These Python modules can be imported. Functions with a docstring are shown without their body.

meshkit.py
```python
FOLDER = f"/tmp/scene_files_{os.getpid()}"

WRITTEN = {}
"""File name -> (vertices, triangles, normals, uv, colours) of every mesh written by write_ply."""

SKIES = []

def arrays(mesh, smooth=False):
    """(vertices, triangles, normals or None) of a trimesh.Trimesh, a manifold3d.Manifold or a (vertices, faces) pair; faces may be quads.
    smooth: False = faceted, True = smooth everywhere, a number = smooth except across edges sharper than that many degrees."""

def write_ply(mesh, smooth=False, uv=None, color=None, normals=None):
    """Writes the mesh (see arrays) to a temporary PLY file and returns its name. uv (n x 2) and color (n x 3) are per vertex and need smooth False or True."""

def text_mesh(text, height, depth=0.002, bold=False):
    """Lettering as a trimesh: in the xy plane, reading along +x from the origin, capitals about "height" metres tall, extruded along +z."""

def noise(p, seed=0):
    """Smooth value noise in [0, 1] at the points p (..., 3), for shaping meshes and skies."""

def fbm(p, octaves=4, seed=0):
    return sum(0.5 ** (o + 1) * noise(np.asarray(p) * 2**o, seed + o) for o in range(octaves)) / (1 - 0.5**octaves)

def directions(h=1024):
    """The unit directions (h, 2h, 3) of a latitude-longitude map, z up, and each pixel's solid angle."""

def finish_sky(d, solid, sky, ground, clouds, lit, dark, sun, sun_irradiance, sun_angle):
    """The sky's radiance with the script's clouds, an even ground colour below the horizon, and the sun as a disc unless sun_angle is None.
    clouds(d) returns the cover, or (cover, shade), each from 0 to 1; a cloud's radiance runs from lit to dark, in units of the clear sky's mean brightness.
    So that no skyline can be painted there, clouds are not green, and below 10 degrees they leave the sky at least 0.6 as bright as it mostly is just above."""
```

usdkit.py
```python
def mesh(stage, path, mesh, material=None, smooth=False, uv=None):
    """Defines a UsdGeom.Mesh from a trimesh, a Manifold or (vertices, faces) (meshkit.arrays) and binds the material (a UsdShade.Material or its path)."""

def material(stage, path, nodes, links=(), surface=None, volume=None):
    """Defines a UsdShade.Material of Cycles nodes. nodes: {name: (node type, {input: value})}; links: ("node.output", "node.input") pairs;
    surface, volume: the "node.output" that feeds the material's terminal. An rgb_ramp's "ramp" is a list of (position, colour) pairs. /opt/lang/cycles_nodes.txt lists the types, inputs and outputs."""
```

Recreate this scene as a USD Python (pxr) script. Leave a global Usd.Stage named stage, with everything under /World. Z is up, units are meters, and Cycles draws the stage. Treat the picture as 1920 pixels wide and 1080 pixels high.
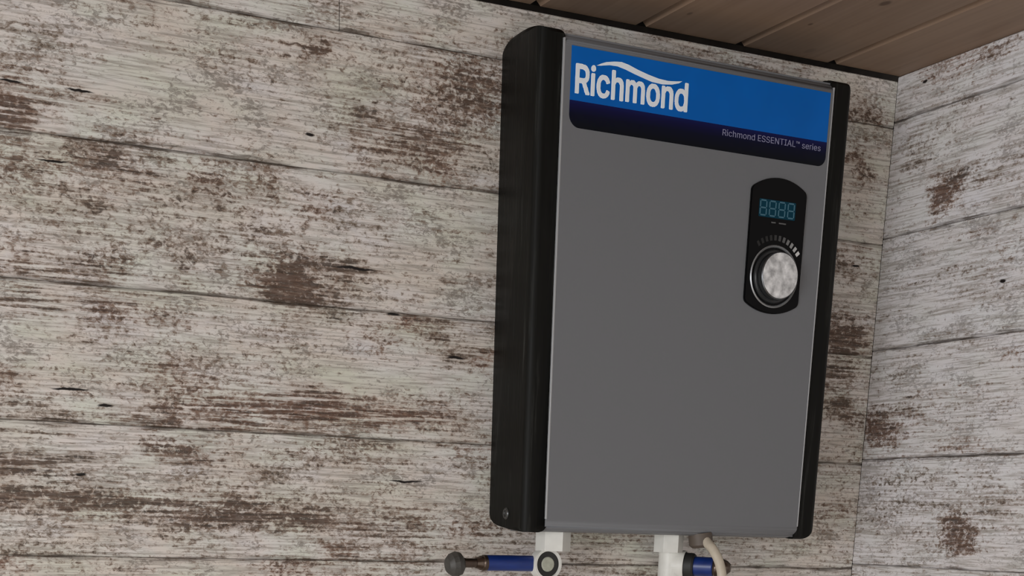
import math, random
import numpy as np, trimesh, manifold3d as m3, usdkit, meshkit
from shapely import geometry as sg, affinity
from pxr import Usd, UsdGeom, UsdLux, UsdShade, Gf, Sdf

stage = Usd.Stage.CreateInMemory()
UsdGeom.SetStageUpAxis(stage, UsdGeom.Tokens.z)
UsdGeom.SetStageMetersPerUnit(stage, 1.0)
UsdGeom.Xform.Define(stage, '/World')
ZO = 1.75                       # height of the eye above the floor

# ------------------------------------------------------------------ camera
cam = UsdGeom.Camera.Define(stage, '/World/camera')
CX = np.array([0.904797160660017, -0.42500139336943576, 0.026756563598665316])
CZ = np.array([0.09311445207353572, 0.2587628841070246, 0.9614423896540342])
CF = np.array([0.4155379608129882, 0.8674189215382915, -0.2737016946983171])
FPX, PX, PY = 2726.515, 887.67, 1760.242
M = Gf.Matrix4d(*CX, 0, *CZ, 0, *(-CF), 0, 0, -1.4, ZO, 1)
cam.AddTransformOp().Set(M)
cam.CreateHorizontalApertureAttr(36.0)
cam.CreateVerticalApertureAttr(36.0 * 1080 / 1920)
cam.CreateFocalLengthAttr(FPX / 1920 * 36)
cam.CreateHorizontalApertureOffsetAttr((960 - PX) / 1920 * 36)
cam.CreateVerticalApertureOffsetAttr((PY - 540) / 1920 * 36)
cam.CreateClippingRangeAttr(Gf.Vec2f(0.05, 50))
cam.CreateExposureAttr(0.63)

# ------------------------------------------------------------------ light: dim room ambience and one soft window behind the viewer on the left
dome = UsdLux.DomeLight.Define(stage, '/World/ambient_sky')
dome.CreateIntensityAttr(0.22)
dome.CreateColorAttr(Gf.Vec3f(1.0, 0.975, 0.94))


def area_light(name, pos, target, w, h, power, color):
    l = UsdLux.RectLight.Define(stage, '/World/' + name)
    pos, target = np.array(pos, float), np.array(target, float)
    back = pos - target
    back /= np.linalg.norm(back)
    right = np.cross([0, 0, 1], back)
    right /= np.linalg.norm(right)
    up = np.cross(back, right)
    l.AddTransformOp().Set(Gf.Matrix4d(*right, 0, *up, 0, *back, 0, *pos, 1))
    l.CreateWidthAttr(w)
    l.CreateHeightAttr(h)
    l.CreateIntensityAttr(power)
    l.CreateColorAttr(Gf.Vec3f(*color))


area_light('window_light', (-2.5, -2.1, ZO + 0.0), (0.8, 0, ZO + 0.1), 1.3, 0.9, 8.5, (0.98, 1.0, 1.04))

# ------------------------------------------------------------------ helpers
used = {}


def numbered(path):
    n = used.get(path, 0)
    used[path] = n + 1
    return path if n == 0 else f'{path}_{n:03d}'


def tag(prim, label=None, cat=None, group=None, kind=None):
    for k, v in (('label', label), ('category', cat), ('group', group), ('kind', kind)):
        if v:
            prim.SetCustomDataByKey(k, v)
    return prim


def thing(name, label=None, cat=None, group=None, kind=None, loc=(0, 0, 0)):
    x = UsdGeom.Xform.Define(stage, numbered('/World/' + name))
    x.AddTranslateOp().Set(Gf.Vec3d(*loc))
    x.GetPrim().SetCustomDataByKey('_', '')
    x.GetPrim().ClearCustomDataByKey('_')
    ORIGIN[str(x.GetPath())] = np.array(loc, float)
    return tag(x.GetPrim(), label, cat, group, kind)


ORIGIN = {}


def part(parent, name, mesh, mat, smooth=30, label=None):
    """A mesh given in world coordinates (heights above the eye line), stored relative to its thing."""
    path = numbered(f'{parent.GetPath()}/{name}')
    v, f, _ = meshkit.arrays(mesh)
    top = '/'.join(str(parent.GetPath()).split('/')[:3])
    v = v + [0, 0, ZO] - ORIGIN[top]
    m = usdkit.mesh(stage, path, trimesh.Trimesh(v, f, process=False), mat, smooth=smooth)
    return tag(m.GetPrim(), label)


def mats(name, nodes, links, surface='p.BSDF'):
    return usdkit.material(stage, '/World/Looks/' + name, nodes, links, surface=surface)


def plain(name, color, rough=0.5, metal=0.0, spec=0.5, var=0.0, scale=60, bump=0.0, coat=0.0, stretch=(1, 1, 1)):
    nodes = {'g': ('geometry', {}), 'mp': ('mapping', {'scale': stretch}), 'n': ('noise_texture', {'scale': scale, 'detail': 4.0}),
             'r': ('rgb_ramp', {'ramp': [(0.25, tuple(c * (1 - var) for c in color)), (0.75, tuple(min(1, c * (1 + var)) for c in color))]}),
             'b': ('bump', {'strength': bump, 'distance': 0.001}),
             'p': ('principled_bsdf', {'roughness': rough, 'metallic': metal, 'specular_ior_level': spec, 'coat_weight': coat})}
    links = [('g.position', 'mp.vector'), ('mp.vector', 'n.vector'), ('n.fac', 'r.fac'), ('r.color', 'p.base_color')]
    if bump:
        links += [('n.fac', 'b.height'), ('b.normal', 'p.normal')]
    return mats(name, nodes, links)


def prism(poly, axis, lo, hi):
    """Extrudes shapely polygon(s). axis 'x': the polygon's (a, b) are (depth, z); 'y': (x, z), lo and hi are depths; 'z': (x, depth). Depth d stands for y = -d."""
    out = []
    for g in getattr(poly, 'geoms', [poly]):
        t = trimesh.creation.extrude_polygon(g, hi - lo, engine='earcut')
        v = np.array(t.vertices)
        v[:, 2] += lo
        if axis == 'x':
            w = np.c_[v[:, 2], -v[:, 0], v[:, 1]]
        elif axis == 'y':
            w = np.c_[v[:, 0], -v[:, 2], v[:, 1]]
        else:
            w = np.c_[v[:, 0], -v[:, 1], v[:, 2]]
        f = np.array(t.faces)
        tm = trimesh.Trimesh(w, f, process=False)
        if tm.volume < 0:
            tm = trimesh.Trimesh(w, f[:, ::-1], process=False)
        out.append(tm)
    return trimesh.util.concatenate(out) if len(out) > 1 else out[0]


def solid(t):
    t = trimesh.Trimesh(t.vertices, t.faces, process=True)
    return m3.Manifold(m3.Mesh(np.asarray(t.vertices, np.float32), np.asarray(t.faces, np.uint32)))


def meet(*ts):
    a = solid(ts[0])
    for t in ts[1:]:
        a = a ^ solid(t)
    return a


def rrect(x0, z0, x1, z1, bl=0.0, br=0.0, tr=0.0, tl=0.0, n=10):
    pts = []
    for cx, cz, r, a0 in ((x0 + bl, z0 + bl, bl, 180), (x1 - br, z0 + br, br, 270), (x1 - tr, z1 - tr, tr, 0), (x0 + tl, z1 - tl, tl, 90)):
        if r <= 0:
            pts.append((cx, cz))
        else:
            pts += [(cx + r * math.cos(math.radians(a0 + 90 * i / n)), cz + r * math.sin(math.radians(a0 + 90 * i / n))) for i in range(n + 1)]
    return sg.Polygon(pts)


def lathe(profile, origin, direction, n=48):
    """Revolves [(r, h), ...] about an axis through origin (x, depth, z) along direction (x, depth, z)."""
    t = trimesh.creation.revolve(np.array(profile, float), sections=n)
    if t.volume < 0:
        t.invert()
    d = np.array([direction[0], -direction[1], direction[2]], float)
    T = trimesh.geometry.align_vectors([0, 0, 1], d / np.linalg.norm(d))
    T[:3, 3] = [origin[0], -origin[1], origin[2]]
    t.apply_transform(T)
    return t


def tube(points, r, n=14, flat=1.0):
    """A round cable through points (x, depth, z), smoothed by Catmull-Rom, with capped ends."""
    P = np.array([(a, -b, c) for a, b, c in points], float)
    Q = np.vstack([2 * P[0] - P[1], P, 2 * P[-1] - P[-2]])
    out = []
    for i in range(1, len(Q) - 2):
        for t in np.linspace(0, 1, 8, endpoint=False):
            a, b, c, d = Q[i - 1:i + 3]
            out.append(0.5 * (2 * b + (c - a) * t + (2 * a - 5 * b + 4 * c - d) * t * t + (3 * b - a - 3 * c + d) * t ** 3))
    out = np.array(out + [P[-1]])
    T = np.gradient(out, axis=0)
    T /= np.linalg.norm(T, axis=1, keepdims=True)
    A = np.cross(T, [0, 1.0, 0])
    A /= np.linalg.norm(A, axis=1, keepdims=True)
    Bn = np.cross(T, A)
    an = np.arange(n) * 2 * np.pi / n
    V = out[:, None] + r * (np.cos(an)[None, :, None] * A[:, None] + flat * np.sin(an)[None, :, None] * Bn[:, None])
    m = len(out)
    F = []
    for i in range(m - 1):
        for j in range(n):
            k = (j + 1) % n
            F += [(i * n + j, i * n + k, (i + 1) * n + k), (i * n + j, (i + 1) * n + k, (i + 1) * n + j)]
    V = np.vstack([V.reshape(-1, 3), out[0], out[-1]])
    for j in range(n):
        k = (j + 1) % n
        F += [(m * n, k, j), (m * n + 1, (m - 1) * n + j, (m - 1) * n + k)]
    t = trimesh.Trimesh(V, F, process=False)
    if t.volume < 0:
        t.invert()
    return t


def lettering(text, height, x0, x1, z, d, depth=0.0003, bold=False, ztop=None):
    """Flat print facing the viewer: starts at x0, ends at x1, stands on z, lies at depth d."""
    t = meshkit.text_mesh(text, height, depth, bold)
    v = np.array(t.vertices)
    s = (x1 - x0) / (v[:, 0].max() - v[:, 0].min())
    v[:, 0] = x0 + (v[:, 0] - v[:, 0].min()) * s
    return trimesh.Trimesh(np.c_[v[:, 0], -(d + v[:, 2]), z + v[:, 1]], t.faces, process=False)


# ------------------------------------------------------------------ where the printed boards are worn: (along the board, height, half-length, half-height, wear, redness, streakiness)
BACK_WEAR=[(0.241,0.3842,0.0307,0.0178,0.45,0.1,0.3),(0.312,0.4006,0.0229,0.0064,0.3,0.1,0.3),(0.4,0.4199,0.0289,0.0057,0.3,0.1,0.3),(0.223,0.3363,0.0175,0.0088,0.8,0.6,0.6),(0.26,0.3372,0.0246,0.0073,0.6,0.3,0.6),(0.219,0.3131,0.0175,0.0049,0.9,0.5,0.9),(0.313,0.3091,0.0326,0.0033,0.5,0.2,0.6),(0.488,0.4057,0.0122,0.0068,0.75,0.45,0.2),(0.555,0.4096,0.0398,0.0095,0.5,0.2,0.2),(0.642,0.3963,0.0419,0.0201,0.72,0.55,0.1),(0.609,0.383,0.0275,0.0111,0.5,0.5,0.1),(0.524,0.3827,0.0209,0.0061,0.3,0.1,0.3),(0.529,0.3564,0.0211,0.0088,0.75,0.2,0.6),(0.577,0.3477,0.0407,0.0036,0.7,0.4,0.9),(0.598,0.3638,0.0274,0.0072,0.3,0.1,0.4),(0.626,0.3717,0.025,0.0112,0.6,0.5,0.4),(0.637,0.3519,0.0337,0.0046,0.5,0.3,0.7),(0.513,0.3735,0.0156,0.0035,0.3,0.1,0.2),(0.613,0.4475,0.0327,0.0052,0.3,0.3,0.3),(0.679,0.4551,0.0141,0.0066,0.5,0.3,0.1),(0.498,0.443,0.0306,0.0034,0.4,0.1,0.7),(0.235,0.2883,0.0311,0.0037,0.6,0.5,0.7),(0.285,0.2962,0.0275,0.0058,0.85,0.3,0.3),(0.307,0.2833,0.021,0.0038,0.7,0.7,0.4),(0.262,0.2832,0.0272,0.0037,0.55,0.6,0.4),(0.389,0.2926,0.0206,0.0069,0.9,0.6,0.1),(0.429,0.295,0.0201,0.007,0.5,0.3,0.2),(0.247,0.2592,0.0225,0.0025,0.5,0.1,0.7),(0.283,0.2597,0.0254,0.0047,0.65,0.2,0.3),(0.297,0.2518,0.0233,0.0034,0.45,0.1,0.3),(0.214,0.2668,0.0079,0.0103,0.6,0.4,0.1),(0.358,0.2686,0.0135,0.0095,0.5,0.1,0.1),(0.407,0.2751,0.0298,0.007,0.4,0.1,0.3),(0.343,0.235,0.0289,0.0078,0.68,0.2,0.1),(0.391,0.2371,0.0198,0.0062,0.55,0.2,0.2),(0.411,0.2624,0.0225,0.0053,0.4,0.1,0.3),(0.297,0.21,0.0211,0.0061,0.85,0.3,0.2),(0.366,0.2118,0.0098,0.0044,0.65,0.2,0.1),(0.215,0.2089,0.0178,0.0076,0.55,0.6,0.2),(0.262,0.2017,0.0414,0.0026,0.5,0.3,0.8),(0.545,0.3237,0.0267,0.0072,0.7,0.4,0.3),(0.599,0.3336,0.0331,0.0091,0.72,0.5,0.3),(0.616,0.3192,0.0223,0.0046,0.4,0.6,0.2),(0.663,0.3366,0.0114,0.0092,0.45,0,0.2),(0.439,0.2983,0.0141,0.0131,0.55,0.4,0.2),(0.488,0.2837,0.0182,0.0098,0.45,0.3,0.2),(0.493,0.2753,0.0157,0.0063,0.45,0.6,0.2),(0.519,0.2668,0.0186,0.0055,0.45,0,0.2),(0.469,0.2528,0.0155,0.0081,0.5,0.3,0.2),(0.441,0.2477,0.0204,0.0045,0.5,0.2,0.4),(0.514,0.2297,0.032,0.0028,0.7,0.2,0.7),(0.464,0.2161,0.0286,0.0128,0.95,0.55,0.3),(0.506,0.2165,0.0266,0.0055,0.55,0.4,0.3),(0.572,0.2905,0.0328,0.0064,0.3,0,0.5),(0.622,0.2912,0.0281,0.0065,0.3,0,0.4),(0.589,0.2553,0.0333,0.0056,0.28,0,0.4),(0.247,0.1785,0.0458,0.0035,0.45,0.3,0.7),(0.303,0.1712,0.0214,0.0053,0.7,0.8,0.3),(0.343,0.1713,0.0243,0.0063,0.6,0.5,0.2),(0.229,0.1688,0.0272,0.0017,0.5,0.2,0.8),(0.325,0.1351,0.0266,0.0099,0.4,0.1,0.2),(0.354,0.1234,0.0247,0.0059,0.65,0.6,0.4),(0.203,0.1103,0.0113,0.0039,0.6,0.5,0.3),(0.348,0.0923,0.0124,0.0083,0.9,0.6,0.3),(0.388,0.0991,0.0304,0.0103,0.6,0.7,0.4),(0.413,0.0911,0.0361,0.0057,0.7,0.5,0.8),(0.229,0.08,0.0369,0.004,0.55,0.1,0.6),(0.329,0.1091,0.0244,0.0064,0.45,0.2,0.4),(0.316,0.0814,0.0292,0.0032,0.6,0.3,0.8),(0.399,0.1332,0.0203,0.0065,0.35,0.1,0.2),(0.474,0.1986,0.0341,0.0074,0.85,0.5,0.7),(0.514,0.1917,0.0269,0.0037,0.5,0,0.6),(0.585,0.1864,0.0123,0.0029,0.6,0.9,0.4),(0.613,0.1813,0.0171,0.0029,0.75,0.3,0.6),(0.541,0.1664,0.0247,0.0119,0.3,0.5,0.2),(0.558,0.158,0.0089,0.0058,0.5,0.6,0.1),(0.637,0.1576,0.0174,0.002,0.6,0.2,0.7),(0.666,0.1551,0.0147,0.002,0.7,0.9,0.6),(0.541,0.1047,0.0693,0.0068,0.92,0.75,0.7),(0.476,0.1107,0.048,0.0038,0.55,0.5,0.7),(0.45,0.0964,0.0316,0.0067,0.7,0.3,0.9),(0.503,0.0896,0.0381,0.0039,0.5,0.3,0.9),(0.615,0.0988,0.0289,0.005,0.55,0.6,0.6),(0.656,0.105,0.0237,0.0101,0.35,0.3,0.3),(0.657,0.1747,0.0234,0.0069,0.4,0.1,0.5),(0.213,0.0421,0.0322,0.0032,0.85,0.4,0.9),(0.354,0.0563,0.03,0.0042,0.75,0.6,0.3),(0.403,0.0641,0.0154,0.0043,0.55,0.5,0.3),(0.274,0.0551,0.0381,0.0064,0.35,0.1,0.4),(0.268,0.0343,0.0191,0.0028,0.5,0.1,0.6),(0.206,0.0129,0.0253,0.0059,0.75,0.6,0.5),(0.267,0.0111,0.0263,0.0033,0.85,0.75,0.6),(0.304,0.0132,0.0245,0.0042,0.8,0.3,0.4),(0.235,0.023,0.0328,0.0055,0.45,0.1,0.4),(0.409,0.014,0.0183,0.0049,0.75,0.4,0.3),(0.376,-0.001,0.0359,0.0068,0.75,0.5,0.3),(0.42,-0.0013,0.0263,0.0059,0.85,0.5,0.2),(0.219,-0.0097,0.028,0.0042,0.45,0.1,0.3),(0.35,-0.0166,0.0127,0.0048,0.5,0.2,0.1),(0.313,-0.0041,0.0198,0.0076,0.45,0.1,0.2),(0.27,-0.031,0.0435,0.0028,0.4,0.1,0.2),(0.209,-0.0303,0.0233,0.0037,0.5,0.1,0.2),(0.198,-0.0453,0.0186,0.0023,0.5,0.7,0.3),(0.47,0.0025,0.0461,0.0089,0.9,0.3,0.5),(0.487,0.0596,0.0433,0.0039,0.5,0.3,0.4),(0.542,0.0645,0.0335,0.0035,0.65,0.3,0.5),(0.439,0.0436,0.0158,0.0029,0.5,0.4,0.5),(0.559,0.0241,0.0199,0.004,0.5,0.3,0.2),(0.585,0.0039,0.0243,0.0062,0.8,0.75,0.3),(0.548,-0.0057,0.0454,0.0036,0.65,0.2,0.6),(0.653,-0.0032,0.0301,0.0053,0.55,0.5,0.2),(0.514,-0.0344,0.0224,0.0031,0.7,0.7,0.7),(0.574,-0.034,0.0232,0.0021,0.5,0.4,0.5),(0.459,-0.0428,0.0326,0.005,0.45,0.4,0.3),(0.462,-0.0498,0.0218,0.003,0.55,0.6,0.2),(0.663,0.0738,0.0299,0.0051,0.4,0.6,0.3),(0.471,0.0394,0.0323,0.0039,0.35,0,0.3),(0.727,-0.0176,0.0252,0.0054,0.3,0.1,0.4),(0.798,-0.019,0.0261,0.0055,0.4,0.1,0.6),(0.846,-0.0405,0.0403,0.0045,0.5,0.1,0.5),(1.034,-0.0176,0.0443,0.0047,0.35,0.1,0.5),(1.11,0.436,0.0286,0.0091,0.65,0.5,0.1),(1.092,0.4388,0.0212,0.0101,0.5,0.4,0.1),(1.101,0.3938,0.0158,0.0103,0.6,0.6,0.1),(1.115,0.3773,0.0181,0.0062,0.65,0.5,0.1),(1.103,0.3471,0.0217,0.0157,0.3,0.4,0.1),(1.095,0.2841,0.0116,0.0053,0.7,0.3,0.2),(1.104,0.2181,0.0295,0.0137,0.75,0.5,0.3),(1.106,0.2044,0.0259,0.0077,0.9,0.5,0.7),(1.098,0.1762,0.0222,0.0033,0.8,0.3,0.9),(1.122,0.1325,0.0263,0.0057,0.75,0.4,0.4),(1.109,0.146,0.0149,0.0034,0.7,0.3,0.7),(1.123,0.0635,0.0228,0.0117,0.4,0.3,0.2),(1.122,0.0343,0.0191,0.0035,0.6,0.3,0.5),(1.112,0.0223,0.0229,0.0047,0.55,0.5,0.4),(1.153,0.0025,0.0078,0.006,0.5,0.5,0.1),(0.248,0.0114,0.052,0.0056,0.68,0.4,0.5),(0.34,0.0076,0.0501,0.0062,0.68,0.35,0.5),(0.428,0.0033,0.0502,0.0069,0.75,0.35,0.4),(0.514,-0.0045,0.0445,0.0045,0.6,0.4,0.5),(0.424,0.1011,0.0466,0.0066,0.6,0.75,0.5),(0.363,0.1125,0.0274,0.0083,0.5,0.5,0.3),(0.492,0.0987,0.0755,0.0053,0.72,0.75,0.9),(0.223,0.0587,0.0553,0.0054,0.38,0.1,0.7),(0.312,0.0443,0.0685,0.0047,0.38,0.1,0.8),(0.261,0.1809,0.0692,0.0052,0.42,0.3,0.8),(0.637,0.3799,0.0475,0.0202,0.52,0.45,0.15),(0.577,0.349,0.0461,0.0063,0.58,0.4,0.7),(0.262,0.2865,0.0634,0.0058,0.52,0.4,0.5),(0.32,0.2594,0.0661,0.006,0.42,0.2,0.3),(0.381,0.2397,0.0418,0.0079,0.45,0.2,0.2),(0.432,0.2799,0.0277,0.0123,0.4,0.3,0.2)]
RIGHT_WEAR=[(0.097,0.3536,0.0244,0.0115,0.9,0.7,0.2),(0.088,0.3348,0.0206,0.0095,0.85,0.7,0.2),(0.02,0.1244,0.0273,0.0127,0.85,0.7,0.2),(0.032,0.104,0.0252,0.0081,0.8,0.6,0.3),(0.161,0.0132,0.0222,0.0122,0.85,0.6,0.2),(0.176,-0.0057,0.0219,0.0099,0.8,0.6,0.3),(0.086,0.4668,0.049,0.0128,0.5,0.7,0.2),(0.152,0.4701,0.0304,0.0059,0.55,0.4,0.2),(0.102,0.417,0.0484,0.0062,0.45,0.1,0.2),(0.073,0.4057,0.05,0.0131,0.4,0.1,0.2),(0.044,0.386,0.0215,0.0043,0.6,0.1,0.5),(0.148,0.3666,0.0461,0.0041,0.5,0.1,0.5),(0.173,0.3476,0.0299,0.007,0.45,0.2,0.4),(0.079,0.0604,0.0517,0.0103,0.5,0,0.1),(0.185,0.0563,0.0383,0.0065,0.45,0,0.2),(0.04,0.0263,0.0361,0.0082,0.55,0,0.1),(0.108,0.035,0.0503,0.0045,0.5,0,0.4),(0.097,0.2592,0.0494,0.0075,0.4,0,0.3),(0.008,0.176,0.0201,0.0115,0.45,0,0.2),(0.052,0.1727,0.0262,0.0112,0.45,0,0.2),(0.17,0.2352,0.0456,0.0083,0.35,0.1,0.3),(0.138,0.1976,0.0712,0.0053,0.4,0.1,0.4),(0.216,0.1807,0.0145,0.0041,0.4,0.6,0.3),(0.173,0.1276,0.0461,0.0043,0.35,0,0.5),(0.058,0.1365,0.0436,0.0034,0.6,0.2,0.5),(0.016,0.2363,0.018,0.0079,0.4,0,0.2),(0.019,0.2741,0.0223,0.0078,0.35,0,0.2),(0.156,0.0915,0.0552,0.0033,0.4,0.5,0.4),(0.083,-0.0193,0.0609,0.0058,0.4,0,0.2),(0.213,0.027,0.0299,0.0043,0.6,0.1,0.5)]
BACK_CRACKS=[(0.483,0.3374,0.0057,0.002),(0.258,0.1062,0.0224,0.0016),(0.289,0.0945,0.0095,0.0018),(0.567,0.1921,0.0089,0.0017),(0.634,0.1579,0.0127,0.0017),(0.582,0.0395,0.0241,0.0013),(1.114,0.2848,0.0073,0.0016),(0.221,0.3452,0.0131,0.0012),(0.278,0.3457,0.0154,0.0014),(0.527,0.2295,0.0269,0.0014),(0.253,0.2888,0.018,0.001),(0.264,0.0341,0.0067,0.0018)]
RIGHT_CRACKS=[(0.044,0.4607,0.0051,0.0021),(0.19,0.2493,0.0059,0.0023)]

H = 0.1156                      # board height
BACK_SEAMS = [0.4251 - i * H for i in range(0, 20)]
RIGHT_SEAMS = [0.4307 - i * H for i in range(0, 20)]
K = 8
EDGE = []


def wear_rows(blobs, v0, u0, u1, seed, base):
    """K colour ramps, one per strip of a board: r = wear, g = redness, b = streakiness along its length."""
    u = np.linspace(u0, u1, 256)
    rows = []
    for k in range(K):
        v = v0 + (k + 0.5) * H / K
        p = np.stack([u * 9, np.full_like(u, v * 28), np.full_like(u, seed)], 1)
        w = base + 0.55 * (meshkit.fbm(p, 4, 3) - 0.5)
        red = 0.25 + 0.5 * (meshkit.fbm(p * 0.7, 2, 11) - 0.5)
        st = 0.35 + 0.7 * (meshkit.fbm(p * [0.8, 1, 1], 3, 23) - 0.5)
        acc = np.zeros_like(u)
        for bu, bv, su, sv, a, r, s in blobs:
            if abs(bv - v) > 0.05:
                continue
            g = np.exp(-0.5 * (np.abs(u - bu) / (0.85 * su)) ** 2.6 - 0.5 * (abs(v - bv) / max(0.82 * sv, 0.0062)) ** 2)
            keep = np.clip(g * 1.4, 0, 1)
            red = red * (1 - keep) + r * keep
            st = st * (1 - keep) + s * keep
            w = w * (1 - g) + np.maximum(w, a) * g
        rows.append(np.clip(np.stack([w, red, st], 1), 0, 1))
    return rows


def board_material(name, along, v0, rows, u0, u1, seed, cracks):
    PAINT = PAINT_WARM_LIT if along == 'x' else PAINT_COOL_LIT
    N, Lk = {}, []

    def node(k, kind, **inp):
        N[k] = (kind, inp)
        return k

    def link(a, b):
        Lk.append((a, b))

    def mth(k, op, a, b=None, c=None, clamp=False):
        node(k, 'math', math_type=op, use_clamp=clamp)
        for i, x in enumerate((a, b, c)):
            if x is None:
                continue
            if isinstance(x, str):
                link(x, f'{k}.value{i + 1}')
            else:
                N[k][1][f'value{i + 1}'] = float(x)
        return k + '.value'

    def noise(k, vec, sx, sy, scale, detail, rough=0.55, dist=0.0):
        node(k + 'm', 'mapping', scale=(sx, sy, 1.0))
        link(vec, k + 'm.vector')
        node(k, 'noise_texture', scale=scale, detail=detail, roughness=rough, distortion=dist)
        link(k + 'm.vector', k + '.vector')
        return k + '.fac'

    def smooth(k, x, lo, hi, a=0.0, b=1.0):
        node(k, 'map_range', range_type='smoothstep', from_min=lo, from_max=hi, to_min=a, to_max=b, clamp=True)
        link(x, k + '.value')
        return k + '.result'

    def mixc(k, fac, a, b, blend='mix'):
        node(k, 'mix_color', blend_type=blend)
        for s, x in (('fac', fac), ('a', a), ('b', b)):
            if isinstance(x, str):
                link(x, f'{k}.{s}')
            else:
                N[k][1][s] = x
        return k + '.result'

    node('g', 'geometry')
    node('s', 'separate_xyz')
    link('g.position', 's.vector')
    U = 's.x' if along == 'x' else mth('neg', 'multiply', 's.y', -1.0)
    V = mth('vz', 'subtract', 's.z', ZO)
    node('P', 'combine_xyz', z=float(seed))
    link(U, 'P.x')
    link(V, 'P.y')
    P = 'P.vector'
    # frayed outlines of the worn patches
    w1 = noise('wn', P, 40, 90, 1.0, 4.0, 0.65)
    w2 = noise('wq', P, 70, 60, 1.0, 3.0, 0.6)
    fu = mth('fu', 'multiply_add', mth('w1c', 'subtract', w1, 0.5), 0.06, U)
    fv = mth('fv', 'multiply_add', mth('w2c', 'subtract', w2, 0.5), 0.022, V)
    pos = mth('pos', 'multiply_add', fu, 1.0 / (u1 - u0), -u0 / (u1 - u0), clamp=True)
    t = mth('t', 'multiply_add', fv, K / H, -v0 * K / H - 0.5)
    t = mth('tc', 'minimum', mth('tb', 'maximum', t, 0.0), K - 1.0)
    acc = None
    for k in range(K):
        node(f'r{k}', 'rgb_ramp', ramp=[(i / 255, tuple(c)) for i, c in enumerate(rows[k])])
        link(pos, f'r{k}.fac')
        d = mth(f'a{k}', 'absolute', mth(f'd{k}', 'subtract', t, float(k)))
        wk = mth(f'w{k}', 'subtract', 1.0, d, clamp=True)
        node(f'c{k}', 'vector_math', math_type='multiply_add')
        link(f'r{k}.color', f'c{k}.vector1')
        link(wk, f'c{k}.vector2')
        if acc:
            link(acc, f'c{k}.vector3')
        acc = f'c{k}.vector'
    node('wrs', 'separate_xyz')
    link(acc, 'wrs.vector')
    wear, red, streak = 'wrs.x', 'wrs.y', 'wrs.z'
    # chips of bare wood, either blotchy or drawn out along the grain
    n1 = noise('n1', P, 165, 215, 1.0, 6.0, 0.68, 0.6)
    n2 = noise('n2', P, 17, 330, 1.0, 4.0, 0.6)
    sf = mth('sf', 'multiply_add', streak, 0.75, 0.18, clamp=True)
    node('cmb', 'mix_float')
    link(sf, 'cmb.fac')
    link(n1, 'cmb.a')
    link(n2, 'cmb.b')
    val = mth('val', 'multiply_add', wear, 0.36, 'cmb.result')
    mask = mth('mk', 'multiply', smooth('mask', val, 0.675, 0.77), smooth('mk2', n1, 0.33, 0.46, 0.2, 1.0))
    soft = smooth('soft', val, 0.595, 0.71)
    # paint: white tinted by each wall's light, cloudy, finely grained
    lf = noise('lf', P, 9, 22, 1.0, 3.0)
    paint = mixc('paint', smooth('lfs', lf, 0.35, 0.65), PAINT[0], PAINT[1])
    ti = noise('ti', P, 16, 34, 1.0, 3.0)
    node('tr', 'rgb_ramp', ramp=[(0.3, (0.97, 1.03, 0.97)), (0.48, (1, 1, 1)), (0.56, (1.03, 0.985, 0.975)), (0.72, (0.99, 0.99, 1.05))])
    link(ti, 'tr.fac')
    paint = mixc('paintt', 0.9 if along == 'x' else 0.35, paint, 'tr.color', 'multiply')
    gr = noise('gr', P, 22, 430, 1.0, 5.0, 0.65)
    paint = mixc('paint2', smooth('grs', gr, 0.43, 0.66, 0.0, 0.72), paint, (0.27, 0.24, 0.205))
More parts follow.
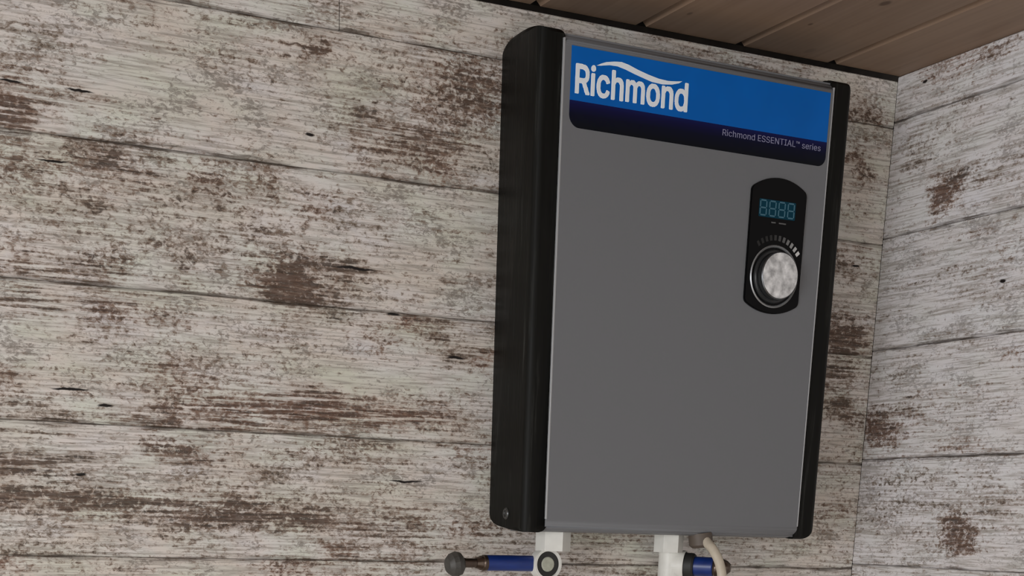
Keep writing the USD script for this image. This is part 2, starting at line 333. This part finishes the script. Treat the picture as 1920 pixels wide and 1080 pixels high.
    sp = noise('sp', P, 185, 340, 1.0, 5.0, 0.68, 0.6)
    cl = noise('cl', P, 22, 40, 1.0, 2.0)
    sp2 = mth('sp2', 'multiply_add', mth('clc', 'subtract', cl, 0.5), 0.60, sp)
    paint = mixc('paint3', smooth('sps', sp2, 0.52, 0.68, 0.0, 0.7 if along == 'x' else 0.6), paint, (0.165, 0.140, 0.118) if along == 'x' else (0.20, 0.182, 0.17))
    tone = noise('tone', P, 30, 420, 1.0, 4.0, 0.65)
    wood = mixc('wood', red, WOOD[0], WOOD[1])
    wood = mixc('wood2', smooth('tn', tone, 0.44, 0.66, 0.0, 0.85), wood, WOOD[2])
    wood = mixc('wood3', smooth('tl', tone, 0.44, 0.30, 0.0, 0.7), wood, (0.27, 0.21, 0.17))
    washc = mixc('washc', red, (0.215, 0.168, 0.128), (0.245, 0.128, 0.084))
    col = mixc('col1', mth('softs', 'multiply', soft, smooth('softn', sp, 0.38, 0.60, 0.25, 0.92)), paint, washc)
    col = mixc('col2', mth('masks', 'multiply', mask, 0.88), col, wood)
    # worn brown arrises along the joints
    dv = mth('dv', 'minimum', mth('dl', 'subtract', V, v0), mth('dh', 'subtract', v0 + H, V))
    en = mth('en', 'multiply_add', mth('enc', 'subtract', noise('ej', P, 20, 330, 1.0, 4.0, 0.65), 0.5), 0.018, dv)
    edge = smooth('edge', en, 0.0, 0.0032, 0.85, 0.0)
    edge = mth('edgev', 'multiply', edge, smooth('edgel', cl, 0.35, 0.6, 0.35, 1.0))
    col = mixc('col3', edge, col, (0.062, 0.044, 0.032))
    for i, (cu, cv, a, b) in enumerate(cracks):
        node(f'k{i}m', 'mapping', location=(-cu / a, -(cv - 0.0) / b, -float(seed)), scale=(1 / a, 1 / b, 1.0))
        node(f'k{i}p', 'combine_xyz', z=float(seed))
        link(mth(f'k{i}u', 'multiply_add', mth(f'k{i}x', 'subtract', w1, 0.5), 0.004, U), f'k{i}p.x')
        link(mth(f'k{i}v', 'multiply_add', mth(f'k{i}y', 'subtract', w2, 0.5), 0.004, V), f'k{i}p.y')
        link(f'k{i}p.vector', f'k{i}m.vector')
        node(f'k{i}g', 'gradient_texture', gradient_type='spherical')
        link(f'k{i}m.vector', f'k{i}g.vector')
        col = mixc(f'k{i}c', smooth(f'k{i}s', f'k{i}g.fac', 0.05, 0.5), col, (0.012, 0.009, 0.008))
    node('p', 'principled_bsdf', roughness=0.62, specular_ior_level=0.25)
    link(col, 'p.base_color')
    node('bm', 'bump', strength=0.25, distance=0.0006, invert=True)
    link(val, 'bm.height')
    link('bm.normal', 'p.normal')
    return mats(name, N, Lk)


PAINT_WARM_LIT = ((0.62, 0.58, 0.52), (0.66, 0.635, 0.605))  # white paint with the warmer light of the back wall tinted in
PAINT_COOL_LIT = ((0.66, 0.635, 0.63), (0.68, 0.665, 0.675))  # same white paint with the cooler light on the right wall tinted in
WOOD = ((0.070, 0.054, 0.041), (0.125, 0.062, 0.041), (0.024, 0.017, 0.012))


def board_profile(z0, z1, thick, gap=0.0001, bev=0.0009):
    """Cross-section (depth, z) of a board whose face lies at depth 0, with chamfered long edges."""
    return sg.Polygon([(-thick, z0 + gap), (-bev, z0 + gap), (0, z0 + gap + bev), (0, z1 - gap - bev), (-bev, z1 - gap), (-thick, z1 - gap)])


rng = random.Random(5)
dark_wood = plain('joint_shadow_wood', (0.045, 0.034, 0.027), 0.8, var=0.4, scale=40)

# ------------------------------------------------------------------ back wall
TOP_BACK, TOP_RIGHT, XC = 0.4702, 0.4746, 1.1478
FLOOR = -ZO
XL = -0.9
wall_back = thing('wall_back', 'back wall clad in whitewashed distressed horizontal boards', 'wall', kind='structure', loc=(0, 0, 0))
backing = trimesh.creation.box((XC - XL + 0.06, 0.03, 2.215))
backing.apply_translation(((XC + XL) / 2 + 0.03, 0.0245, FLOOR + 2.215 / 2))
part(wall_back, 'backing', backing, dark_wood, False)
light_blocker = trimesh.creation.box((XC - XL + 0.06, 0.02, 0.2))  # unseen box added behind the top gap to keep dome light out
light_blocker.apply_translation(((XC + XL) / 2 + 0.03, 0.0505, TOP_BACK - 0.08))
part(wall_back, 'light_blocker', light_blocker, dark_wood, False)
edges = [TOP_BACK] + [z for z in BACK_SEAMS if z > FLOOR + 0.05] + [FLOOR]
joints = {0: 0.5115}
for i in range(len(edges) - 1):
    z1, z0 = edges[i], edges[i + 1]
    v0 = BACK_SEAMS[i] if i < len(BACK_SEAMS) else z0
    cr = [c for c in BACK_CRACKS if z0 < c[1] < z1]
    if i < 7:
        m = board_material(f'worn_board_back_{i}', 'x', v0, wear_rows(BACK_WEAR, v0, 0.1, 1.2, 3.7 * i + 1, 0.27), 0.1, 1.2, 3.7 * i + 1, cr)
        last = m
    else:
        m = board_material(f'worn_board_back_{i}', 'x', v0, wear_rows([], v0, XL, 1.2, 3.7 * i + 1, 0.42), XL, 1.2, 3.7 * i + 1, [])
    prof = board_profile(z0, z1, 0.0095)
    if i in joints:
        part(wall_back, 'plank', prism(prof, 'x', XL, joints[i] - 0.0004), m, False)
        part(wall_back, 'plank', prism(prof, 'x', joints[i] + 0.0004, XC), m, False)
    else:
        part(wall_back, 'plank', prism(prof, 'x', XL, XC), m, False)

# ------------------------------------------------------------------ right wall
YR = 2.3
wall_right = thing('wall_right', 'right wall clad in whitewashed distressed horizontal boards', 'wall', kind='structure', loc=(0, 0, 0))
backing = trimesh.creation.box((0.03, YR + 0.04, 2.222))
backing.apply_translation((XC + 0.0245, -YR / 2 + 0.02, FLOOR + 2.222 / 2))
part(wall_right, 'backing', backing, dark_wood, False)


def turn(t):
    """From the back wall's plane (x along, face at y = 0) to the right wall's (y along, face at x = XC)."""
    v = np.array(t.vertices)
    return trimesh.Trimesh(np.c_[XC + v[:, 1], -v[:, 0], v[:, 2]], t.faces, process=False)


edges = [TOP_RIGHT] + [z for z in RIGHT_SEAMS if z > FLOOR + 0.05] + [FLOOR]
for i in range(len(edges) - 1):
    z1, z0 = edges[i], edges[i + 1]
    v0 = RIGHT_SEAMS[i] if i < len(RIGHT_SEAMS) else z0
    cr = [c for c in RIGHT_CRACKS if z0 < c[1] < z1]
    m = board_material(f'worn_board_right_{i}', 'y', v0, wear_rows(RIGHT_WEAR if i < 7 else [], v0, -0.05, YR, 5.3 * i + 40, 0.20), -0.05, YR, 5.3 * i + 40, cr)
    t = turn(prism(board_profile(z0, z1, 0.0095), 'x', rng.uniform(0.0001, 0.0009), YR))
    part(wall_right, 'plank', t, m, False)

# ------------------------------------------------------------------ ceiling of brown tongue-and-groove boards running towards the viewer
def ceiling_wood(name, seed, tone):
    N = {'g': ('geometry', {}), 'm1': ('mapping', {'scale': (60, 3.0, 1), 'location': (seed, seed * 2, 0)}), 'n1': ('noise_texture', {'scale': 1.0, 'detail': 5.0, 'roughness': 0.6, 'distortion': 0.6}),
         'm2': ('mapping', {'scale': (190, 5, 1), 'location': (seed, 0, 0)}), 'n2': ('noise_texture', {'scale': 1.0, 'detail': 3.0}),
         'r': ('rgb_ramp', {'ramp': [(0.2, tuple(np.array(CEIL[0]) * tone)), (0.5, tuple(np.array(CEIL[1]) * tone)), (0.8, tuple(np.array(CEIL[2]) * tone))]}),
         'mf': ('mix_float', {'fac': 0.35}),
         'k': ('mapping', {'scale': (70, 28, 1), 'location': (seed * 3, seed, 0)}), 'kv': ('voronoi_texture', {'scale': 0.14, 'randomness': 1.0}),
         'ks': ('map_range', {'range_type': 'smoothstep', 'from_min': 0.04, 'from_max': 0.11, 'to_min': 0.7, 'to_max': 0.0, 'clamp': True}),
         'mc': ('mix_color', {'b': (0.05, 0.03, 0.02)}),
         'p': ('principled_bsdf', {'roughness': 0.55, 'specular_ior_level': 0.35})}
    Lk = [('g.position', 'm1.vector'), ('m1.vector', 'n1.vector'), ('g.position', 'm2.vector'), ('m2.vector', 'n2.vector'), ('n1.fac', 'mf.a'), ('n2.fac', 'mf.b'), ('mf.result', 'r.fac'),
          ('g.position', 'k.vector'), ('k.vector', 'kv.vector'), ('kv.distance', 'ks.value'), ('ks.result', 'mc.fac'), ('r.color', 'mc.a')]
    last = 'mc.result'
    for i, (kx, ky, a, b, f) in enumerate(((0.963, -0.088, 0.0028, 0.0045, 0.7), (0.986, -0.169, 0.006, 0.010, 0.75), (1.013, -0.023, 0.006, 0.012, 0.35), (0.846, -0.055, 0.003, 0.006, 0.5), (0.60, -0.21, 0.005, 0.01, 0.7))):
        N[f'q{i}'] = ('mapping', {'location': (-kx / a, -ky / b, -(ZO + ZC) / 0.01), 'scale': (1 / a, 1 / b, 100.0)})
        N[f'qg{i}'] = ('gradient_texture', {'gradient_type': 'spherical'})
        N[f'qs{i}'] = ('map_range', {'range_type': 'smoothstep', 'from_min': 0.0, 'from_max': 0.6, 'to_min': 0.0, 'to_max': f, 'clamp': True})
        N[f'qm{i}'] = ('mix_color', {'b': (0.06, 0.032, 0.02)})
        Lk += [('g.position', f'q{i}.vector'), (f'q{i}.vector', f'qg{i}.vector'), (f'qg{i}.fac', f'qs{i}.value'), (f'qs{i}.result', f'qm{i}.fac'), (last, f'qm{i}.a')]
        last = f'qm{i}.result'
    Lk = [l for l in Lk if l[1] != 'p.base_color'] + [(last, 'p.base_color')]
    return mats(name, N, Lk)


CEIL = ((0.185, 0.118, 0.078), (0.255, 0.172, 0.118), (0.31, 0.215, 0.152))
ZC = 0.4748
ceiling = thing('ceiling', 'low ceiling of brown tongue-and-groove boards above the whitewashed walls', 'ceiling', kind='structure', loc=(0, 0, 0))
woods = [ceiling_wood(f'ceiling_board_wood_{i}', 1.37 * i + 0.3, t) for i, t in enumerate((1.0, 1.09, 0.91))]
lid = trimesh.creation.box((XC - XL + 0.06, YR + 0.1, 0.02))
lid.apply_translation(((XC + XL) / 2 + 0.03, -YR / 2 + 0.05, ZC + 0.014 + 0.01))
part(ceiling, 'backing', lid, dark_wood, False)
BW = 0.1168
x = 1.0545
k = 0
bev = 0.0048
xe = 1.0545 + BW
while xe > XL + 0.05:
    xs = max(xe - BW, XL)
    xr = min(xe, XC + 0.004)
    poly = [(xs + 0.0046, ZC + 0.013), (xs + 0.0046, ZC + 0.0045), (xs + 0.0095, ZC)]
    poly += [(xr - 0.0020, ZC), (xr - 0.0004, ZC + 0.0015), (xr - 0.0004, ZC + 0.013)] if xe < XC else [(xr, ZC), (xr, ZC + 0.013)]
    part(ceiling, 'board', prism(sg.Polygon(poly), 'y', 0.0006 + 0.0012 * rng.random(), YR), woods[(k * 2) % 3], False)
    xe -= BW
    k += 1

# ------------------------------------------------------------------ floor (below the picture; it throws light back up)
floor = thing('floor', 'plain brown plank floor far below the heater', 'floor', kind='structure', loc=(0, 0, 0))
fm = plain('floor_wood', (0.30, 0.22, 0.15), 0.5, var=0.25, scale=3, stretch=(1, 12, 1))
xe, k = XL, 0
while xe < XC - 0.01:
    w = min(0.16, XC - xe)
    part(floor, 'plank', prism(rrect(xe + 0.0005, FLOOR - 0.02, xe + w - 0.0005, FLOOR), 'y', 0.0, YR), fm, False)
    xe += w

# ------------------------------------------------------------------ the water heater
grey_paint = plain('grey_satin_cover', (0.148, 0.152, 0.161), 0.42, var=0.03, scale=900, spec=0.4)
black_plastic = mats('black_cap_plastic', {
    'g': ('geometry', {}), 'm': ('mapping', {'scale': (160, 160, 9)}), 'n': ('noise_texture', {'scale': 1.0, 'detail': 4.0, 'roughness': 0.6}),
    'r': ('rgb_ramp', {'ramp': [(0.3, (0.0042, 0.0042, 0.0036)), (0.58, (0.0068, 0.0068, 0.0058)), (0.70, (0.020, 0.020, 0.018)), (0.8, (0.05, 0.05, 0.046))]}),
    'q': ('map_range', {'from_min': 0.3, 'from_max': 0.7, 'to_min': 0.42, 'to_max': 0.62, 'clamp': True}),
    'b': ('bump', {'strength': 0.25, 'distance': 0.0008}), 'p': ('principled_bsdf', {'specular_ior_level': 0.13})},
    [('g.position', 'm.vector'), ('m.vector', 'n.vector'), ('n.fac', 'r.fac'), ('r.color', 'p.base_color'), ('n.fac', 'q.value'), ('q.result', 'p.roughness'), ('n.fac', 'b.height'), ('b.normal', 'p.normal')])
blue_print = plain('label_blue', (0.0, 0.107, 0.43), 0.4, spec=0.2, var=0.06, scale=30)
navy_print = mats('label_navy', {
    'g': ('geometry', {}), 's': ('separate_xyz', {}), 'mr': ('map_range', {'from_min': ZO + 0.357, 'from_max': ZO + 0.3784, 'to_min': 0.0, 'to_max': 1.0, 'clamp': True}),
    'r': ('rgb_ramp', {'ramp': [(0.0, (0.0030, 0.0042, 0.0075)), (0.45, (0.003, 0.004, 0.016)), (0.8, (0.005, 0.005, 0.042)), (1.0, (0.006, 0.010, 0.075))]}),
    'p': ('principled_bsdf', {'roughness': 0.4, 'specular_ior_level': 0.15})},
    [('g.position', 's.vector'), ('s.z', 'mr.value'), ('mr.result', 'r.fac'), ('r.color', 'p.base_color')])
white_print = plain('white_print', (0.76, 0.80, 0.84), 0.5)
lilac_print = plain('pale_lilac_print', (0.22, 0.22, 0.33), 0.5)
gloss_black = plain('gloss_black_panel', (0.003, 0.003, 0.0034), 0.18, spec=0.14)
chrome_dark = plain('dull_chrome', (0.36, 0.365, 0.37), 0.38, metal=0.6)
knob_black = plain('knob_skirt_black', (0.02, 0.021, 0.022), 0.28)
knob_metal = plain('marbled_knob_metal', (0.64, 0.625, 0.63), 0.5, metal=0.15, var=0.7, scale=120, bump=0.1)

heater = thing('tankless_water_heater', 'grey wall-mounted tankless water heater with black end caps, blue label and round control knob', 'water heater', loc=(0.8525, -0.04, ZO - 0.006))
D = 0.0772
side = sg.Polygon([(0.0, 0.012), (0.0022, 0.0068), (0.010, 0.0024), (0.020, 0.0), (0.0446, -0.0031), (0.066, -0.0052), (D, -0.0056),
                   (D, 0.4342), (0.066, 0.4364), (0.052, 0.4388), (0.0337, 0.4404), (0.0151, 0.4380), (0.0063, 0.4343), (0.0, 0.4300)])
side = side.buffer(0.006).buffer(-0.006).buffer(-0.0035, quad_segs=6).buffer(0.0035, quad_segs=6)
XA, XB = 0.6754, 1.0315
for k, (x0, x1) in enumerate(((XA, 0.7012), (1.0028, XB))):
    front = rrect(x0, -0.0056, x1, 0.4412, bl=0.005, br=0.009, tr=0.006, tl=0.006) if k == 0 else rrect(x0, -0.0056, x1, 0.4368, br=0.021, tr=0.018)
    plan = rrect(x0, -0.001, x1, D, tl=0.008 if k == 0 else 0, tr=0.010 if k else 0)
    nick = sg.box(x1 - 0.007, 0.4275, x1 + 0.003, 0.45).difference(sg.Point(x1 - 0.007, 0.4275).buffer(0.007, quad_segs=12)) if k == 0 else sg.box(2, 2, 2.1, 2.1)
    part(heater, 'end_cap', meet(prism(side, 'x', x0 - 0.001, x1 + 0.001), prism(front, 'y', -0.002, 0.1), prism(plan, 'z', -0.02, 0.45)) - solid(prism(nick, 'y', 0.03, 0.1)), black_plastic, 35,
         'black plastic end cap on the side nearer the viewer' if k == 0 else 'black plastic end cap facing the corner')
DC = 0.0795
part(heater, 'chassis', meet(prism(side.buffer(-0.0022), 'x', 0.690, 1.012), prism(sg.box(0.68, -0.01, 1.02, 0.44), 'y', -0.01, 0.0745)), grey_paint, 30)
cs = rrect(0.0, -0.0048, DC, 0.4338, br=0.012, tr=0.013)
cf = rrect(0.6992, -0.006, 1.0047, 0.435, bl=0.004, br=0.0135, tr=0.006, tl=0.003)
cp = rrect(0.6992, 0.0, 1.0047, DC, tl=0.0014, tr=0.0014, n=4)
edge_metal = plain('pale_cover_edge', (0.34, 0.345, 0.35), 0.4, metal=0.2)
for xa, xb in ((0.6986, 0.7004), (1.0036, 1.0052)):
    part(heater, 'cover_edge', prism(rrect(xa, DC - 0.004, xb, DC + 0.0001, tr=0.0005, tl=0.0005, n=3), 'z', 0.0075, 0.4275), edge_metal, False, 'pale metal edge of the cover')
cover = part(heater, 'front_cover', meet(prism(cs, 'x', 0.69, 1.01), prism(cf, 'y', -0.01, 0.1), prism(cp, 'z', -0.02, 0.45)), grey_paint, 30)

# printed label on the flat of the cover
lab = part(heater, 'label', prism(rrect(0.7068, 0.3775, 1.0003, 0.4222), 'y', DC - 0.0005, DC + 0.0004), blue_print, False, 'blue label with white lettering')
part(lab, 'navy_band', prism(rrect(0.7068, 0.3556, 1.0003, 0.3779, bl=0.011, br=0.009), 'y', DC - 0.0005, DC + 0.00045), navy_print, False, 'navy band along the lower edge of the label')
word = trimesh.util.concatenate([lettering('Richmond', 0.0230, 0.7118 + a, 0.8335 + a, 0.3845 + b, DC + 0.0004, depth=c, bold=True) for a, b, c in ((-0.0003, -0.0001, 0.00022), (0.0003, 0.0001, 0.00027), (0, 0.0003, 0.00032))])
part(lab, 'lettering', word, white_print, False, 'white word Richmond')
WAVE = [[0.7331, 0.4092], [0.7376, 0.4114], [0.7433, 0.4135], [0.7517, 0.415], [0.7592, 0.4158], [0.767, 0.4146], [0.7774, 0.4118], [0.7888, 0.4094], [0.8002, 0.4076], [0.8107, 0.4071], [0.8194, 0.4079], [0.8264, 0.4089],
        [0.8231, 0.4068], [0.8153, 0.4046], [0.8049, 0.4034], [0.7935, 0.4038], [0.7847, 0.4055], [0.7743, 0.4077], [0.7638, 0.4102], [0.7553, 0.4116], [0.7468, 0.4114], [0.7377, 0.4097]]
part(lab, 'wave_mark', prism(sg.Polygon(WAVE).buffer(0.0004).buffer(-0.0004), 'y', DC + 0.0002, DC + 0.0007), white_print, False, 'white wave above the lettering')
part(lab, 'small_lettering', lettering('Richmond ESSENTIAL\u2122 series', 0.0054, 0.8755, 0.9932, 0.3691, DC + 0.00045, depth=0.0002), lilac_print, False, 'pale line of small lettering')

# control panel
def arc(cx, cz, r, a0, a1, n=16):
    return [(cx + r * math.cos(math.radians(a)), cz + r * math.sin(math.radians(a))) for a in np.linspace(a0, a1, n)]


xm, hw = 0.9470, 0.0337
th = math.degrees(math.asin(hw / 0.058))
shape = sg.Polygon(arc(xm, 0.3393 - 0.058, 0.058, 90 - th, 90 + th) + arc(xm, 0.2144 + 0.062, 0.062, 270 - math.degrees(math.asin(hw / 0.062)), 270 + math.degrees(math.asin(hw / 0.062))))
shape = shape.buffer(-0.006).buffer(0.006, quad_segs=6)
pl = [prism(shape, 'y', DC - 0.001, DC + 0.0012), prism(shape.buffer(-0.0009), 'y', DC - 0.001, DC + 0.0021)]
panel = part(heater, 'control_panel', solid(pl[0]) + solid(pl[1]), gloss_black, 30, 'black rounded control panel with display and dial')
DP = DC + 0.0021
lcd = mats('lcd_teal', {'e': ('emission', {'color': (0.006, 0.030, 0.046), 'strength': 0.5})}, [], surface='e.emission')
seg_mat = mats('lcd_segment_pale', {'e': ('emission', {'color': (0.045, 0.092, 0.118), 'strength': 0.6})}, [], surface='e.emission')
part(panel, 'display_window', prism(rrect(0.9232, 0.3025, 0.9675, 0.3187, 0.001, 0.001, 0.001, 0.001, 3), 'y', DP - 0.0003, DP + 0.0001), lcd, False, 'dim teal lit display window')


def digit(x, z, w, h, t=0.0013):
    a, out = t / 2, []
    for px, pz, horiz, ln in ((x, z + h, 1, w), (x, z + h / 2, 1, w), (x, z, 1, w), (x, z, 0, h / 2), (x + w, z, 0, h / 2), (x, z + h / 2, 0, h / 2), (x + w, z + h / 2, 0, h / 2)):
        g = 0.00035
        p = [(g, 0), (g + a, a), (ln - g - a, a), (ln - g, 0), (ln - g - a, -a), (g + a, -a)]
        p = [(px + (u if horiz else v), pz + (v if horiz else u)) for u, v in p]
        out.append(prism(sg.Polygon(p).buffer(0), 'y', DP, DP + 0.0002))
    return trimesh.util.concatenate(out)


for i in range(4):
    part(panel, 'display_digit', digit(0.9247 + i * 0.0112, 0.3042, 0.0074, 0.0132), seg_mat, False)
grey_print = plain('dim_grey_print', (0.10, 0.10, 0.10), 0.5)
for x0, x1 in ((0.9392, 0.9445), (0.9485, 0.9570)):
    part(panel, 'caption_mark', prism(rrect(x0, 0.2978, x1, 0.2990), 'y', DP - 0.0002, DP + 0.0001), grey_print, False)
CXK, CZK = 0.9470, 0.2490
for i, a in enumerate(np.linspace(126, 41, 11)):
    g = 0.008 + 0.62 * (i / 10) ** 4
    s = 0.8 + 0.25 * i / 10
    bar = affinity.rotate(sg.box(CXK + 0.0338, CZK - 0.0012 * s, CXK + 0.0380 , CZK + 0.0012 * s).buffer(0.0004), a, origin=(CXK, CZK))
    part(panel, 'dial_tick', prism(bar, 'y', DP - 0.0002, DP + 0.0001), plain(f'dial_tick_print_{i}', (g, g, g * 0.99), 0.5), False)
knob = part(heater, 'knob', lathe([(0, 0), (0.0215, 0), (0.0222, 0.0012), (0.0222, 0.0088), (0.0215, 0.0098), (0, 0.0098)], (CXK + 0.0012, DP, CZK), (0, 1, 0), 64), plain('knob_side_metal', (0.16, 0.165, 0.17), 0.3, metal=0.9), 30, 'round metal control knob')
part(knob, 'knob_face', lathe([(0, 0), (0.0213, 0), (0.0209, 0.0005), (0, 0.0006)], (CXK + 0.0012, DP + 0.0096, CZK), (0, 1, 0), 64), knob_metal, 30, 'pale marbled metal face')
part(knob, 'chrome_ring', lathe([(0.0268, 0), (0.0290, 0), (0.0292, 0.0012), (0.0284, 0.0022), (0.0272, 0.0012)] + [(0.0268, 0)], (CXK, DP - 0.0003, CZK), (0, 1, 0), 64), chrome_dark, 30, 'thin chrome ring around the knob')
part(knob, 'skirt', lathe([(0.0220, 0), (0.0252, 0), (0.0250, 0.0014), (0.0238, 0.0030), (0.0222, 0.0030), (0.0220, 0)], (CXK + 0.0004, DP - 0.0003, CZK), (0, 1, 0), 64), knob_black, 30, 'black skirt below the knob')
# recessed fixing screw low on the near cap
sc = (XA, 0.0385, 0.0118)
part(heater, 'fixing_screw', lathe([(0, 0.0001), (0.0028, 0.0001), (0.0034, 0.0012), (0.0048, 0.0015), (0.0058, 0.0004), (0.0058, -0.002), (0, -0.002)], sc, (-1, 0, 0), 32), plain('screw_black', (0.035, 0.035, 0.034), 0.3), 30)

# ------------------------------------------------------------------ pipework below the heater
white_plastic = plain('white_fitting_plastic', (0.62, 0.615, 0.575), 0.45, var=0.05, scale=120)
blue_plastic = plain('blue_sleeve_plastic', (0.005, 0.024, 0.15), 0.36, var=0.25, scale=120, stretch=(0.3, 1, 1))
rubber = plain('black_rubber', (0.012, 0.012, 0.011), 0.6)
dark_brass = plain('tarnished_dark_brass', (0.10, 0.075, 0.06), 0.25, metal=0.85, var=0.2, scale=150)
knob_grey = plain('dark_grey_knob', (0.048, 0.045, 0.040), 0.55, var=0.25, scale=200)
plug_grey = plain('grey_green_plug', (0.36, 0.37, 0.30), 0.6, var=0.15, scale=250)
cable_cream = plain('cream_cable', (0.50, 0.44, 0.35), 0.5, var=0.12, scale=90)


def hexnut(x, d, z0, z1, r, turn_deg):
    p = sg.Polygon([(x + r * math.cos(math.radians(a + turn_deg)), d + r * math.sin(math.radians(a + turn_deg))) for a in range(0, 360, 60)]).buffer(-0.001).buffer(0.001, quad_segs=3)
    return prism(p, 'z', z0, z1)


ZU = -0.0044                    # underside of the heater
inlet = thing('inlet_valve', 'white valve with long blue handle and grey end knob under the heater, left', 'valve', loc=(0.7125, -0.045, ZO - 0.07))
part(inlet, 'connector_nut', hexnut(0.7260, 0.046, -0.0235, ZU, 0.0180, 25), white_plastic, 20)
part(inlet, 'valve_body', lathe([(0, 0), (0.0145, 0), (0.0160, 0.002), (0.0160, 0.0128), (0.0153, 0.0142), (0.0130, 0.0142), (0.0124, 0.0124), (0, 0.0124)], (0.7192, 0.0367, -0.0366), (0, 1, 0)), white_plastic, 30)
part(inlet, 'seal_ring', lathe([(0.0070, 0), (0.0126, 0), (0.0124, 0.0010), (0.0110, 0.0012), (0.0074, 0.0006), (0.0070, 0)], (0.7192, 0.0486, -0.0366), (0, 1, 0)), rubber, 30, 'black ring set in the round white end')
part(inlet, 'centre_plug', lathe([(0, 0), (0.0072, 0), (0.0072, 0.0012), (0.0064, 0.0018), (0, 0.0019)], (0.7192, 0.0486, -0.0366), (0, 1, 0)), plug_grey, 30)
part(inlet, 'handle_sleeve', lathe([(0, 0), (0.0076, 0), (0.0078, 0.001), (0.0078, 0.0595), (0.0075, 0.0605), (0, 0.0605)], (0.7125, 0.041, -0.0363), (-1, 0, 0)), blue_plastic, 30, 'blue sleeve of the handle')
part(inlet, 'collar', lathe([(0, 0), (0.0074, 0), (0.0080, 0.0015), (0.0080, 0.0045), (0.0071, 0.0058), (0.0071, 0.0075), (0.0060, 0.0095), (0.0052, 0.0125), (0, 0.0125)], (0.6543, 0.041, -0.0365), (-1, 0, 0)), dark_brass, 30)
part(inlet, 'neck', lathe([(0, 0), (0.0046, 0), (0.0046, 0.011), (0.0058, 0.0165), (0, 0.0165)], (0.6423, 0.041, -0.0367), (-1, 0, 0)), dark_brass, 30)
part(inlet, 'end_knob', lathe([(0, 0), (0.0070, 0), (0.0112, 0.0032), (0.0124, 0.0078), (0.0112, 0.0128), (0.0075, 0.0170), (0, 0.0181)], (0.6278, 0.041, -0.0372), (-1, 0, -0.12), 14), knob_grey, 25, 'dark grey faceted end knob')
part(inlet, 'supply_pipe', tube([(0.7192, 0.0395, -0.047), (0.7192, 0.0395, -0.2), (0.7192, 0.0395, -0.6), (0.7192, 0.0395, -1.0), (0.7192, 0.0395, FLOOR + 0.001)], 0.0078), white_plastic, 30)

outlet = thing('outlet_valve', 'white elbow fitting with short blue sleeve beside the cream cable below the heater', 'valve', loc=(0.8585, -0.045, ZO - 0.07))
part(outlet, 'connector_nut', hexnut(0.8645, 0.046, -0.0225, ZU, 0.0157, 22), white_plastic, 20)
ax = np.array((0.70, 0.71, -0.02))
ax = ax / np.linalg.norm(ax)
c0 = np.array((0.8765, 0.040, -0.0355))
body = solid(lathe([(0, 0), (0.0145, 0), (0.0155, 0.003), (0.0155, 0.0150), (0.0150, 0.0166), (0.0141, 0.0166), (0.0137, 0.0100), (0, 0.0100)], c0 - ax * 0.004, ax))
body = body + solid(lathe([(0, 0), (0.0120, 0), (0.0124, 0.002), (0.0124, 0.045), (0, 0.045)], (c0[0] - 0.005, c0[1], -0.063), (0, 0, 1)))
part(outlet, 'elbow_body', body, white_plastic, 30)
part(outlet, 'seal_ring', lathe([(0.0092, 0), (0.0136, 0), (0.0132, 0.0150), (0.0120, 0.0168), (0.0098, 0.0168), (0.0092, 0)], c0 + ax * 0.0058, ax), rubber, 30, 'black ring inside the mouth of the elbow')
part(outlet, 'handle_sleeve', lathe([(0, 0), (0.0098, 0), (0.0100, 0.001), (0.0100, 0.036), (0.0094, 0.037), (0, 0.037)], c0 + ax * 0.0060, ax), blue_plastic, 30, 'blue sleeve of the handle')
part(outlet, 'end_knob', lathe([(0, 0), (0.0088, 0), (0.0102, 0.003), (0.0100, 0.008), (0.0070, 0.015), (0.0040, 0.0185), (0, 0.019)], c0 + ax * 0.0425, ax, 20), dark_brass, 25, 'dark brown end knob')
part(outlet, 'supply_pipe', tube([(c0[0] - 0.005, c0[1], -0.062), (c0[0] - 0.005, c0[1], -0.2), (c0[0] - 0.005, c0[1], -0.6), (c0[0] - 0.005, c0[1], -1.0), (c0[0] - 0.005, c0[1], FLOOR + 0.001)], 0.0078), white_plastic, 30)

cable = thing('power_cable', 'cream power cable curving down from the heater past the blue sleeve of the elbow fitting', 'cable', loc=(0.9, -0.03, ZO - 0.1))
part(cable, 'cable_jacket', tube([(0.8905, 0.066, ZU + 0.001), (0.8915, 0.078, -0.0115), (0.8925, 0.090, -0.0195), (0.8955, 0.098, -0.033), (0.8975, 0.101, -0.050), (0.9030, 0.092, -0.085), (0.909, 0.05, -0.15), (0.908, 0.012, -0.30), (0.908, 0.0085, -0.8), (0.908, 0.0085, FLOOR + 0.001)], 0.0050), cable_cream, 30)
part(cable, 'shaded_cable_top', lathe([(0, 0), (0.0125, 0), (0.0125, 0.012), (0.0095, 0.015), (0, 0.015)], (0.8900, 0.066, ZU + 0.003), (0.15, 0, -1), 24), plain('cable_shade_brown', (0.085, 0.065, 0.05), 0.55), 30)  # brown stub, its colour stands for shade on the top of the cable
